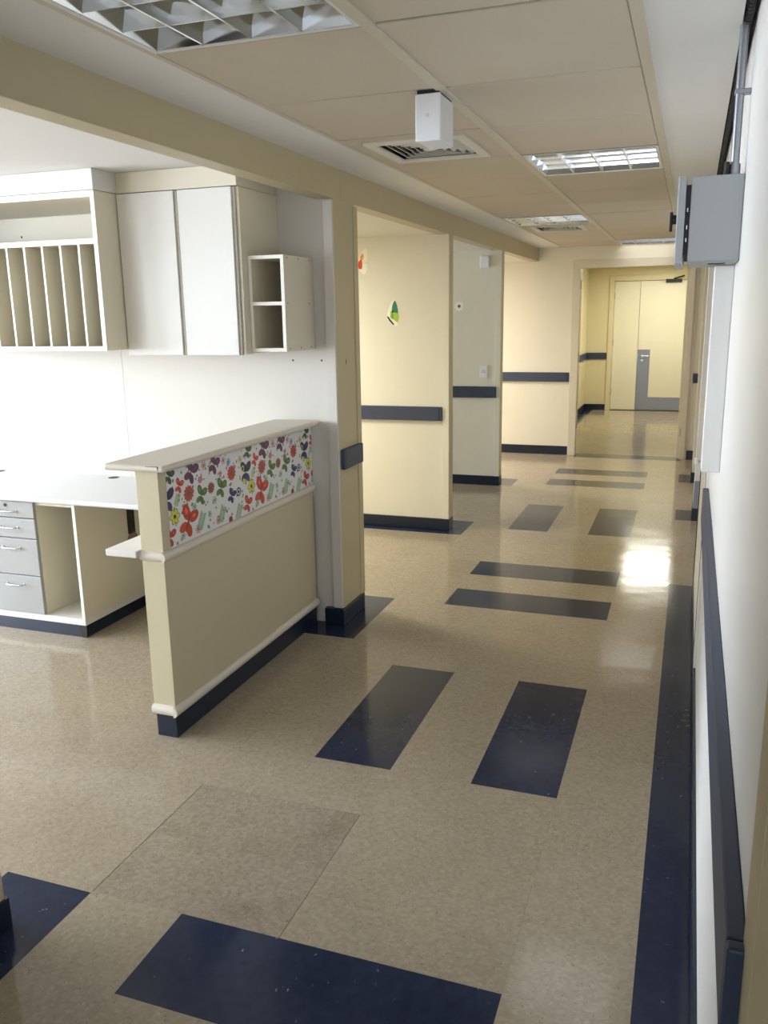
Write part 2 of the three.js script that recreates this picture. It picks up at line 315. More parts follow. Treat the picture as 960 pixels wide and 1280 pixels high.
  for (const y of [.25, 1.05, 1.8]) mesh('hinge', bx(-1.225, -1.212, y, y + .1, ZV - .022, ZV - .012), M.steel, l1);
  mesh('kick_plate', extrude([[-.819, .015], [.02, .015], [.02, .222], [-.625, .222], [-.625, .99], [-.819, .99]], .003).translate(0, 0, ZV - .02), M.kick, l2);
  const kn = mesh('handle', [cyl(.026, [-.745, .89, ZV - .018], [-.745, .89, ZV - .008], 20), cyl(.009, [-.745, .89, ZV - .01], [-.745, .89, ZV + .04], 12), cyl(.009, [-.745, .89, ZV + .035], [-.64, .885, ZV + .035], 12)], M.chrome, l2);
  mesh('lock', cyl(.024, [-.745, .815, ZV - .018], [-.745, .815, ZV - .004], 20), M.chrome, l2);
  mesh('latch_plate', bx(-.824, -.812, .8, .92, ZV - .022, ZV - .016), M.chrome, l2);
  const cl = mesh('door_closer', bx(-.44, -.2, 2.035, 2.085, ZV - .018, ZV + .04, .008), M.dark, l2);
  mesh('closer_arm', [cyl(.011, [-.32, 2.09, ZV + .03], [-.17, 2.13, ZV + .12], 10), cyl(.011, [-.17, 2.13, ZV + .12], [-.2, 2.12, ZV + .01], 10)], M.dark, l2);
  struct('trim_4', [bx(-1.22, .05, -.001, .006, ZV - .06, ZV + .005)], M.dark, 'dark threshold under the double doors', 'trim');
}

// ---------------------------------------------------------------- corridor ceiling
const CX = [-1.395, -.79, -.18], CZ = k => -2.14 - .64 * k;
const fittings = {};                                             // 'column,row' cells that hold a light or a vent
const lightsAt = [[0, -1, 0], [1, 3, .55], [0, 7, .16], [1, 11, 1.3], [1, -5, 0]], ventsAt = [[0, 2], [0, 8]];
for (const [c, r] of lightsAt) fittings[c + ',' + r] = 'light';
for (const [c, r] of ventsAt) fittings[c + ',' + r] = 'vent';
{
  const ceil = structGroup('ceiling', 'beige panel ceiling of the corridor with plaster margins', 'ceiling');
  mesh('soffit', bx(XL - .1, .3, YC + .1, YC + .2, ZE, ZR + .15), M.gap, ceil);
  mesh('plaster_margin', bx(XL, CX[0] - .02, YC, YC + .1, ZE, ZR), M.plaster, ceil);
  mesh('plaster_margin', bx(CX[2] + .026, .07, YC, YC + .1, ZE, ZR), M.plaster, ceil);
  mesh('edge_bar', bx(CX[0] - .022, CX[0] - .002, YC - .001, YC + .03, ZE, ZR, .002), M.bar, ceil);
  mesh('edge_bar', bx(CX[2] - .004, CX[2] + .028, YC - .004, YC + .03, ZE, ZR, .002), M.bar, ceil);
  mesh('main_bar', bx(CX[1] - .017, CX[1] + .017, YC - .006, YC + .03, ZE, ZR, .003), M.bar, ceil);
  for (let k = -8; k < 12; k++) for (let c = 0; c < 2; c++) {
    if (fittings[c + ',' + k] === 'light') continue;
    const z0 = CZ(k + 1) + (k === 11 ? .002 : 0), z1 = CZ(k), x0 = CX[c] + (c ? .012 : 0), x1 = CX[c + 1] - (c ? .006 : .012), dy = rr(-.0012, .0012);
    if (fittings[c + ',' + k] === 'vent') {                        // panel cut round the grille
      const v0 = -1.318, v1 = -.908, w1 = z1 - .1, w0 = w1 - .45;
      mesh('ceiling_panel', [bx(x0, v0, YC + dy, YC + .016, z0 + .003, z1 - .003), bx(v1, x1, YC + dy, YC + .016, z0 + .003, z1 - .003), bx(v0, v1, YC + dy, YC + .016, w1, z1 - .003), bx(v0, v1, YC + dy, YC + .016, z0 + .003, w0)], M.ceilTile, ceil);
      continue;
    }
    const g = bx(x0, x1, YC, YC + .016, z0 + .0055, z1 - .0055, .004);
    const t = mesh('ceiling_panel', g, M.ceilTile, ceil); t.position.y = dy;
    mesh('cross_bar', bx(x0, x1, YC + .017, YC + .03, z0 - .008, z0 + .008), M.gap, ceil);
  }
}

// ---------------------------------------------------------------- ceiling lights (mirror louvre, four tubes)
const lightLabels = ['unlit square mirror louvre ceiling light beside the office beam', 'brightly lit mirror louvre ceiling light past the square ceiling vent', 'lit mirror louvre ceiling light next to the far ceiling vent', 'lit mirror louvre ceiling light close to the end doorway', 'mirror louvre ceiling light behind the viewpoint'];
function louvreLight(c, r, on, label) {
  const x0 = CX[c] + (c ? .017 : .001), x1 = CX[c + 1] - (c ? .006 : .018), z1 = CZ(r) - .004, z0 = CZ(r + 1) + .004, cx = (x0 + x1) / 2, cz = (z0 + z1) / 2, w = (x1 - x0) / 2, d = (z1 - z0) / 2;
  const t = thing('ceiling_light', label, 'ceiling light', [cx, YC, cz], 'mirror louvre ceiling lights');
  const b = .011, H = .094;
  mesh('frame', [bx(-w, w, -.002, .006, -d, -d + b), bx(-w, w, -.002, .006, d - b, d), bx(-w, -w + b, -.002, .006, -d + b, d - b), bx(w - b, w, -.002, .006, -d + b, d - b)], M.housing, t);
  const W = w - b, Dd = d - b;
  mesh('housing', [bx(-w, w, H, H + .006, -d, d), bx(-w, -w + .004, 0, H, -d, d), bx(w - .004, w, 0, H, -d, d), bx(-w, w, 0, H, -d, -d + .004), bx(-w, w, 0, H, d - .004, d)], M.housing, t);
  // slanted side reflectors
  const lv = .054, sl = (pts, len, rot) => { const g = extrude(pts, len); g.translate(0, 0, -len / 2); if (rot) g.rotateY(Math.PI / 2); return g; };
  for (const g of [sl([[-W, .001], [-W + .004, .001], [-W + .022, lv], [-W, lv]], 2 * Dd), sl([[W, .001], [W, lv], [W - .022, lv], [W - .004, .001]], 2 * Dd)]) mesh('side_reflector', g, M.mirrorAlu, t);
  for (const g of [sl([[-Dd, .001], [-Dd + .004, .001], [-Dd + .016, lv], [-Dd, lv]], 2 * W, true), sl([[Dd, .001], [Dd, lv], [Dd - .016, lv], [Dd - .004, .001]], 2 * W, true)]) mesh('side_reflector', g, M.mirrorAlu, t);
  for (let k = 1; k < 4; k++) {                                   // long wedge blades between the tubes
    const x = -W + 2 * W * k / 4, g = sl([[x - .003, .001], [x + .003, .001], [x + .007, .026], [x + .018, lv], [x - .018, lv], [x - .007, .026]], 2 * Dd);
    mesh('louvre_blade', g, M.mirrorAlu, t);
  }
  for (let k = 1; k < 4; k++) {                                   // cross blades
    const z = -Dd + 2 * Dd * k / 4, g = sl([[z - .0015, .004], [z + .0015, .004], [z + .007, lv - .003], [z - .007, lv - .003]], 2 * W, true);
    mesh('cross_blade', g, M.mirrorAlu, t);
  }
  for (let k = 0; k < 4; k++) {
    const x = -W + 2 * W * (k + .5) / 4;
    mesh('fluorescent_tube', cyl(.013, [x, .076, -Dd + .01], [x, .076, Dd - .01], 14), on > .5 ? M.glow : on ? M.glowDim : M.tubeOff, t);
  }
  if (on) area(LAMP, L_TUBE * on, 2 * W - .02, 2 * Dd - .02, [cx, YC + .0605, cz], [cx, 0, cz]);
  return t;
}
lightsAt.forEach(([c, r, on], k) => louvreLight(c, r, on, lightLabels[k]));

// ceiling lamps of bays and lobby
function panelLamp(x, y, z, w, d, label, inten, color = WARM, glow = M.glowWarm) {
  const t = thing('ceiling_lamp', label, 'ceiling lamp', [x, y, z], 'diffuser ceiling lamps');
  mesh('tray', [bx(-w / 2, w / 2, -.02, 0, -d / 2, d / 2, .004)], M.housing, t);
  mesh('diffuser', bx(-w / 2 + .02, w / 2 - .02, -.035, -.02, -d / 2 + .02, d / 2 - .02, .006), glow, t);
  area(color, inten, w - .06, d - .06, [x, y - .038, z], [x, 0, z]);
}
panelLamp(-3.7, YB, -5.15, .6, .6, 'square warm ceiling lamp in the first bay', L_BAY);
panelLamp(-3.7, YB, -8.9, .6, .6, 'square white ceiling lamp in the far bay', L_BAY * 1.45, LAMP, M.glow);
panelLamp(-.42, 2.30, -13.2, .75, 1.4, 'long warm ceiling lamp in the lobby', L_VEST);

// ---------------------------------------------------------------- ceiling vents
function ventGrille(c, k, label) {
  const z1 = CZ(k) - .1, cz = z1 - .225, cx = -1.113, w = .205, d = .225;
  const t = thing('ceiling_vent', label, 'vent', [cx, YC, cz], 'square ceiling vents');
  mesh('back_box', bx(-w, w, .05, .055, -d, d), M.dark, t);
  mesh('collar', [bx(-w, -w + .004, 0, .05, -d, d), bx(w - .004, w, 0, .05, -d, d), bx(-w, w, 0, .05, -d, -d + .004), bx(-w, w, 0, .05, d - .004, d)], M.dark, t);
  const b = .03;
  mesh('frame', [bx(-w - .012, w + .012, -.008, .003, -d - .012, -d + b, .002), bx(-w - .012, w + .012, -.008, .003, d - b, d + .012, .002), bx(-w - .012, -w + b, -.008, .003, -d + b, d - b, .002), bx(w - b, w + .012, -.008, .003, -d + b, d - b, .002)], M.vent, t);
  const W = w - b, Dd = d - b, n = 5;
  for (let i = 0; i < n; i++) {                                   // four-way concentric blades, each ring tilted outwards
    for (let s = 0; s < 4; s++) {
      const f = (i + .55) / (n + .6), along = s % 2 ? Dd : W, off = (s % 2 ? W : Dd) * (1 - f), len = along * (1 - f);
      const g = new THREE.BoxGeometry(2 * len, .0022, .032); g.rotateX(-.75); g.translate(0, .012, off); g.rotateY(s * Math.PI / 2);
      mesh('blade', uvBox(g), M.vent, t);
    }
  }
  mesh('centre_plate', bx(-.022, .022, -.002, .004, -.024, .024), M.vent, t);
  return t;
}
ventGrille(0, 2, 'square slatted ceiling vent next to the white detector box');
ventGrille(0, 8, 'small far ceiling vent behind the left lit ceiling light');

// ---------------------------------------------------------------- white detector box on the ceiling
{
  const t = thing('detector_box', 'white plastic detector box hanging from the ceiling by the vent', 'detector', [-.831, YC, -2.86]);
  mesh('mount', bx(-.036, .036, -.014, 0, -.075, .075), M.dark, t);
  mesh('body', bx(-.041, .041, -.15, -.012, -.08, .072, .005), M.plasticTrim, t);
  mesh('front_cover', bx(-.0415, .0415, -.151, -.011, .07, .08, .004), M.plastic, t);
  mesh('emblem', cyl(.006, [0, -.075, .0795], [0, -.075, .0808], 16), M.plasticTrim, t);
}

// ---------------------------------------------------------------- handrails
function handrail(label, axis, a, b, plane, y0 = .836, y1 = .94, depth = .023) {
  const mid = (a + b) / 2, pos = axis === 'x' ? [mid, 0, plane] : [plane, 0, mid], t = thing('handrail', label, 'handrail', pos), L = Math.abs(b - a) / 2, e = .02, d = depth;
  const seg = (s0, s1, r) => axis === 'x' ? bx(s0, s1, y0, y1, 0, d, r) : plane > 0 ? bx(-d, 0, y0, y1, s0, s1, r) : bx(0, d, y0, y1, s0, s1, r);
  mesh('cover', seg(-L + e, L - e, .004), M.rail, t);
  mesh('end_cap', seg(-L, -L + e - .001, .005), M.railCap, t); mesh('end_cap', seg(L - e + .001, L, .005), M.railCap, t);
}
handrail('long navy handrail along the white corridor wall', 'z', -3.62, -.905, XR, .772, .905);
handrail('short navy rail piece on the wall end post by the counter', 'z', -4.24, -3.975, XL);
handrail('navy handrail under the green butterfly sticker', 'x', -2.9, -1.705, -6.06);
handrail('navy handrail below the light switch', 'x', -2.7, -1.69, -7.86);
handrail('navy handrail on the end wall left of the open doorway', 'x', -3.0, -1.285, ZE);
handrail('tiny navy rail end on the end wall right of the doorway', 'x', .042, .1, ZE);
handrail('short navy handrail beside the lobby double doors', 'x', -1.617, -1.31, ZV);
handrail('navy handrail on the lobby side wall', 'z', -14.6, -10.3, -1.64);

// ---------------------------------------------------------------- right wall: electrical box, conduit, trunking, door
{
  const t = thing('electrical_box', 'grey metal electrical box high on the white corridor wall', 'electrical box', [XR, 1.735, -2.46]);
  const h = .212, dp = .128, len = .36;
  mesh('body', [bx(-dp, -.0005, 0, h, -len, 0, .004)], M.greyBox, t);
  const dr = mesh('door', bx(-dp - .032, -dp - .012, -.004, h + .002, -len - .004, .004, .003), M.greyBox, t);
  mesh('lock', [cyl(.012, [-dp - .032, .11, -.03], [-dp - .042, .11, -.03], 14), bx(-dp - .05, -dp - .042, .08, .13, -.034, -.026, .002)], M.dark, dr);
  mesh('gasket', bx(-dp - .0125, -dp + .0005, .018, h - .02, -len + .01, -.003), M.dark, t);
  for (const y of [.05, .082, .125]) mesh('hinge_pin', cyl(.0022, [-dp - .006, y, -.001], [-dp - .006, y + .01, -.001], 8), M.chrome, t);
  mesh('knockout', bx(-.074, -.03, -.0012, .001, -.165, -.115), M.dark, t);
  const c = thing('conduit_pipe', 'grey steel conduit rising from the electrical box to the ceiling', 'pipe', [0, 0, 0]);
  mesh('pipe', cyl(.0108, [.0765, 1.945, -2.5], [.0765, 2.34, -2.5], 18), M.steel, c);
  mesh('clamp', [bx(.064, .1025, 2.14, 2.152, -2.514, -2.486, .002)], M.steel, c);
  mesh('coupling', cyl(.0145, [.0765, 1.947, -2.5], [.0765, 1.975, -2.5], 16), M.steel, c);
  const k = thing('ribbed_cable', 'black ribbed cable tube in the gap between ceiling and white wall', 'cable', [0, 0, 0]);
  const cv = new THREE.CatmullRomCurve3([[.085, 2.312, -1.6], [.084, 2.309, -2.6], [.083, 2.307, -3.6], [.084, 2.308, -5.1]].map(p => new THREE.Vector3(...p)));
  mesh('cable', new THREE.TubeGeometry(cv, 50, .008, 10).toNonIndexed(), M.dark, k);
  const rings = []; for (let i = 1; i < 130; i++) { const p = cv.getPointAt(i / 130), q = cv.getTangentAt(i / 130), g = new THREE.TorusGeometry(.0088, .0022, 5, 12); g.applyQuaternion(new THREE.Quaternion().setFromUnitVectors(new THREE.Vector3(0, 0, 1), q)); g.translate(p.x, p.y, p.z); rings.push(g.toNonIndexed()); }
  mesh('ribs', rings, M.ribs, k).userData.kind = 'stuff';
  mesh('cable_gland', [cyl(.0065, [-.045, .21, -.03], [-.045, .245, -.03], 12)], M.dark, t);
  for (const [o, q] of [[c, [.0765, 1.945, -2.5]], [k, [.084, 2.3, -3.3]]]) { o.position.set(...q); for (const m of o.children) m.geometry.translate(-q[0], -q[1], -q[2]); }
  const u = thing('cable_trunking', 'white vertical cable trunking below the grey electrical box', 'trunking', [XR, 1.135, -2.69]);
  mesh('cover', bx(-.053, -.0005, 0, .599, -.09, 0, .003), M.white, u);
  // door in the right wall, seen edge-on
  const d = structGroup('door_2', 'white door with dark seals set in the corridor wall past the handrail', 'door');
  mesh('frame', bx(.094, .12, 0, 2.1, -3.78, -3.68, .003), M.white, d); mesh('frame', bx(.094, .12, 0, 2.1, -5.17, -5.08, .003), M.white, d);
  mesh('seal', bx(.0925, .12, 0, 2.1, -3.80, -3.785), M.dark, d); mesh('seal', bx(.0925, .12, 0, 2.1, -5.078, -5.06), M.dark, d);
  const leaf = mesh('leaf', bx(.097, .12, .005, 2.09, -5.06, -3.80, .003), M.white, d);
  mesh('handle', [cyl(.011, [.1, .83, -4.75], [.062, .83, -4.75], 12), bx(.052, .07, .818, .842, -4.78, -4.66, .006)], M.plastic, leaf);
}

// ---------------------------------------------------------------- reception counter
{
  const t = thing('reception_counter', 'cream reception counter with a butterfly print band and thick ledge', 'counter', [-1.857, 0, -3.28]);
  t.userData.group = undefined; delete t.userData.group;
  const X0 = -1.905 + 1.857, X1 = -1.808 + 1.857, Z1 = -2.59 + 3.28, Z0 = -3.944 + 3.28;
  mesh('plinth', bx(X0 + .004, X1 - .002, 0, .096, Z0, Z1 - .004, .003), M.skirt, t);
  mesh('end_post', bx(X0, X1, .096, 1.068, Z1 - .05, Z1, .002), M.counter, t);
  mesh('front_panel', bx(X0, X1 - .0015, .096, .745, Z0, Z1 - .0505), M.counter, t);
  mesh('upper_panel', bx(X0, X1 - .0015, .745, 1.068, Z0, Z1 - .0505), M.counter, t);
  // half-round mouldings on front and end
  const half = (r, len) => { const p = []; for (let i = 0; i <= 10; i++) { const a = -Math.PI / 2 + Math.PI * i / 10; p.push([Math.cos(a) * r * .85, Math.sin(a) * r]); } return extrude(p, len); };
  const mould = (name, y, r) => {
    const a = half(r, Z1 - Z0 + r * .85); a.translate(X1, y, Z0);
    const b = half(r, X1 - X0 + .002); b.rotateY(-Math.PI / 2); b.translate(X1, y, Z1);
    mesh(name, [a, b], M.ledge, t);
  };
  mould('base_moulding', .117, .021); mould('mid_moulding', .742, .019);
  mesh('ledge', bx(-2.02 + 1.857, -1.758 + 1.857, 1.068, 1.094, -3.944 + 3.28, -2.556 + 3.28, .012), M.ledge, t);
  const cr = new THREE.Shape(); cr.moveTo(0, .0012); cr.lineTo(.05, .002); cr.lineTo(.052, -.012); cr.lineTo(.054, -.012); cr.lineTo(.055, .004); cr.lineTo(.0, .0025);
  const cg = new THREE.ExtrudeGeometry(cr, { depth: .001, bevelEnabled: false }); cg.translate(-1.835 + 1.857, 1.088, -2.5565 + 3.28); mesh('chipped_edge', cg, M.chip, t);
  mesh('staff_worktop', bx(-2.045 + 1.857, X0, .737, .764, Z0, -2.558 + 3.28, .005), M.laminateWhite, t);
  // printed film: butterflies and flowers, repeating every 0.608 m
  const cw = 2048, ch = 512, cv = document.createElement('canvas'); cv.width = cw; cv.height = ch;
  const c = cv.getContext('2d'), zA = -2.641, zB = -3.944, yA = .762, yB = 1.067, S = cw / (zA - zB), SY = ch / (yB - yA);
  c.fillStyle = '#dcdcda'; c.fillRect(0, 0, cw, ch);
  const px = z => (zA - z) * S, py = y => (yB - y) * SY;
  const ell = (x, y, a, b, rot, col) => { c.fillStyle = col; c.beginPath(); c.ellipse(x, y, a, b, rot, 0, 7); c.fill(); };
  const shade = (hex, k) => { const n = new THREE.Color(hex); return '#' + n.multiplyScalar(k).getHexString(); };
  function draw(kind, col, x, y, s) {
    c.save(); c.translate(x, y);
    if (kind === 'bfly' || kind === 'bflyN') {
      c.rotate(kind === 'bflyN' ? .1 : .35 + (x % 7) * .03); const k2 = shade(col, 2.1);
      ell(-.34 * s, -.42 * s, .44 * s, .30 * s, .75, col); ell(.34 * s, -.42 * s, .44 * s, .30 * s, -.75, col);
      ell(-.26 * s, .36 * s, .36 * s, .24 * s, -.8, kind === 'bflyN' ? col : shade(col, 1.3)); ell(.26 * s, .36 * s, .36 * s, .24 * s, .8, kind === 'bflyN' ? '#3a3560' : col);
      ell(-.36 * s, -.45 * s, .17 * s, .11 * s, .75, k2); ell(.36 * s, -.45 * s, .15 * s, .09 * s, -.75, k2);
      if (kind === 'bflyN') { ell(-.42 * s, -.3 * s, .2 * s, .24 * s, 0, '#d6cf48'); ell(-.42 * s, -.3 * s, .11 * s, .14 * s, 0, col); ell(-.25 * s, .62 * s, .18 * s, .22 * s, 0, '#cfc84a'); }
      ell(0, 0, .06 * s, .5 * s, 0, shade(col, .5));
    } else if (kind[0] === 'f' && kind !== 'fern') {
      const n = kind === 'flowerR' ? 12 : 6, r = kind === 'flowerR' ? .66 : .56;
      if (kind === 'flowerY') for (let k = 0; k < n; k++) { const a = k * 6.283 / n; ell(Math.cos(a) * r * s, Math.sin(a) * r * s, .42 * s, .32 * s, a, '#2a2b3e'); }
      for (let k = 0; k < n; k++) { const a = k * 6.283 / n; if (kind === 'flowerO' || kind === 'flowerG') { c.strokeStyle = col; c.lineWidth = .14 * s; c.beginPath(); c.ellipse(Math.cos(a) * r * s, Math.sin(a) * r * s, .3 * s, .2 * s, a, 0, 7); c.stroke(); } else ell(Math.cos(a) * r * s, Math.sin(a) * r * s, .34 * s, (kind === 'flowerR' ? .2 : .27) * s, a, col); }
      if (kind === 'flowerR') { ell(0, 0, .55 * s, .55 * s, 0, col); ell(0, 0, .36 * s, .36 * s, 0, '#5d6a38'); }
      ell(0, 0, .2 * s, .2 * s, 0, kind === 'flowerY' ? '#2a2b3e' : shade(col, .6));
    } else if (kind === 'fern') {
      c.rotate(.5); c.strokeStyle = col; c.lineWidth = .07 * s; c.beginPath(); c.moveTo(0, -s); c.lineTo(0, s); c.stroke();
      for (let k = -4; k < 5; k++) for (const q of [-1, 1]) ell(q * .3 * s, k * .2 * s, .28 * s, .07 * s, q * -.5, col);
    } else if (kind === 'ring') { ell(0, 0, s, s, 0, col); ell(0, 0, .68 * s, .68 * s, 0, '#dcdcda'); ell(0, 0, .42 * s, .42 * s, 0, col); } else { ell(0, 0, s, s, 0, col); ell(0, 0, .4 * s, .4 * s, 0, shade(col, .5)); }
    c.restore();
  }
  const motifs = [['bflyN', '#1e1f4f', -2.636, .947, .047], ['bfly', '#b8402c', -2.723, .987, .028], ['flowerR', '#b0453c', -2.786, .946, .026], ['bfly', '#5a2348', -2.81, 1.025, .046], ['flower', '#c0688a', -2.872, .984, .014], ['bfly', '#4f6b34', -2.874, .919, .038], ['flowerY', '#d8cf3c', -2.681, .877, .026],
    ['bfly', '#b5402a', -2.769, .836, .06], ['bfly', '#b04030', -2.64, .803, .036], ['flowerO', '#c0555a', -2.837, .791, .016], ['flowerO', '#c0685a', -2.905, 1.035, .016], ['flowerO', '#b8604a', -2.993, .79, .016], ['flowerR', '#8d4b32', -2.951, .936, .019], ['bfly', '#4f6b34', -3.029, .918, .04], ['bfly', '#5a2348', -2.983, 1.025, .04],
    ['flowerR', '#bb3d3a', -3.121, .967, .026], ['fern', '#6f9a6a', -2.865, .818, .031], ['fern', '#6f9a6a', -3.027, .81, .03], ['fern', '#6f9a6a', -3.168, .788, .03], ['bfly', '#23235a', -3.112, .868, .031], ['ring', '#23235a', -3.173, .875, .015], ['dot', '#8c2f33', -3.094, .77, .013], ['bfly', '#2f4a2a', -2.662, 1.035, .03],
    ['flowerO', '#4a78b0', -3.1, 1.017, .015], ['flowerO', '#c0687a', -3.059, 1.031, .014], ['flowerO', '#b8a040', -3.2, 1.012, .015], ['flower', '#c0688a', -3.03, .981, .01], ['fern', '#8aa870', -2.704, .937, .02], ['flowerG', '#7a9a72', -2.82, .885, .015], ['flowerG', '#7a9a72', -2.973, .88, .015], ['flowerG', '#7a9a72', -2.73, .79, .014], ['flowerG', '#6f9a88', -2.93, .83, .013]];
  const dots = []; for (let k = 0; k < 120; k++) dots.push(['dot', ['#7f9d8a', '#b8899a', '#8a8f7a', '#b08a6a', '#6a7f8a'][k % 5], -2.63 - rnd() * .608, .77 + rnd() * .29, .0035 + rnd() * .003]);
  for (let p = 0; p < 3; p++) for (const [k, col, z, y, s] of [...dots, ...motifs]) draw(k, col, px(z - .608 * p), py(y), s * S * (k === 'dot' ? 1.2 : 1.38));
  const tx = new THREE.CanvasTexture(cv); tx.colorSpace = THREE.SRGBColorSpace; tx.anisotropy = 8;
  const g = new THREE.BoxGeometry(zA - zB, yB - yA, .0012); g.rotateY(Math.PI / 2); g.translate(X1 - .0005, (yA + yB) / 2, (zA + zB) / 2 + 3.28);
  tag(mesh('print_film', g, std('#ffffff', .35, { map: tx }), t), 'white film printed with colourful butterflies and flowers');
}

// ---------------------------------------------------------------- office desk and drawer cabinet
{
  const d = thing('desk_top', 'long white office desk top against the back wall', 'desk', [-3.3, 0, -3.655]);
  mesh('top', bx(-1.3, 1.25, .713, .741, -.313, .315, .01), M.desk, d);
  for (const x of [-3.02, -3.83]) mesh('cable_grommet', cyl(.03, [x + 3.3, .7405, -.255], [x + 3.3, .7425, -.255], 24), M.dark, d);
  const c = thing('drawer_cabinet', 'white drawer cabinet with open niche under the office desk', 'cabinet', [-3.18, 0, -3.66]);
  const fx = x => x + 3.18, fz = z => z + 3.66, zf = fz(-3.376), zb = fz(-3.955);
  mesh('plinth', bx(fx(-3.52), fx(-2.868), 0, .066, zb, zf - .004), M.skirt, c);
  mesh('bottom', bx(fx(-3.52), fx(-2.862), .066, .1, zb, zf, .002), M.laminateWhite, c);
  mesh('side_panel', bx(fx(-2.876), fx(-2.86), .1, .712, zb, zf, .0015), M.laminate, c);
  mesh('side_panel', bx(fx(-3.128), fx(-3.112), .1, .712, zb, zf - .012, .0015), M.laminate, c);
  mesh('side_panel', bx(fx(-3.52), fx(-3.504), .1, .712, zb, zf - .012), M.laminate, c);
  mesh('back_panel', bx(fx(-3.52), fx(-2.876), .1, .712, zb, zb + .01), M.laminate, c);
  mesh('edge_strip', bx(fx(-2.877), fx(-2.859), .1, .712, zf - .001, zf + .004, .002), M.edgeWhite, c);
  mesh('cross_bar', bx(fx(-3.112), fx(-2.876), .69, .712, zf - .03, zf - .012), M.laminate, c);
  for (const [y0, y1] of [[.622, .706], [.513, .618], [.313, .509], [.104, .309]]) {
    const f = mesh('drawer', bx(fx(-3.5), fx(-3.114), y0, y1, zf - .012, zf + .008, .003), M.drawer, c);
    const hy = y1 - .05, hx0 = fx(-3.335), hx1 = fx(-3.225);
    mesh('handle', [tube([[hx0, hy, zf + .006], [hx0 + .006, hy, zf + .024], [(hx0 + hx1) / 2, hy, zf + .03], [hx1 - .006, hy, zf + .024], [hx1, hy, zf + .006]], .0042, 20, 8), cyl(.007, [hx0, hy, zf + .007], [hx0, hy, zf + .012], 10), cyl(.007, [hx1, hy, zf + .007], [hx1, hy, zf + .012], 10)], M.chrome, f);
    mesh('label_holder', bx(fx(-3.2), fx(-3.165), y1 - .018, y1 - .015, zf + .0078, zf + .0088), M.steel, f);
  }
  mesh('lock', cyl(.009, [fx(-3.29), .685, zf + .008], [fx(-3.29), .685, zf + .0115], 16), M.dark, c);
  mesh('worn_corner', extrude([[0, 0], [.03, .0], [.034, .066], [.0, .075], [-.012, .05]], .003).translate(fx(-2.893), .0, zf - .0035), M.chip, c);
  mesh('hinge_bracket', bx(fx(-2.86), fx(-2.852), .455, .70, fz(-3.84), fz(-3.785)), M.dark, c);
  mesh('cable_cutout', cyl(.05, [fx(-2.861), .41, fz(-3.82)], [fx(-2.8585), .41, fz(-3.82)], 20), M.wood, c);
}

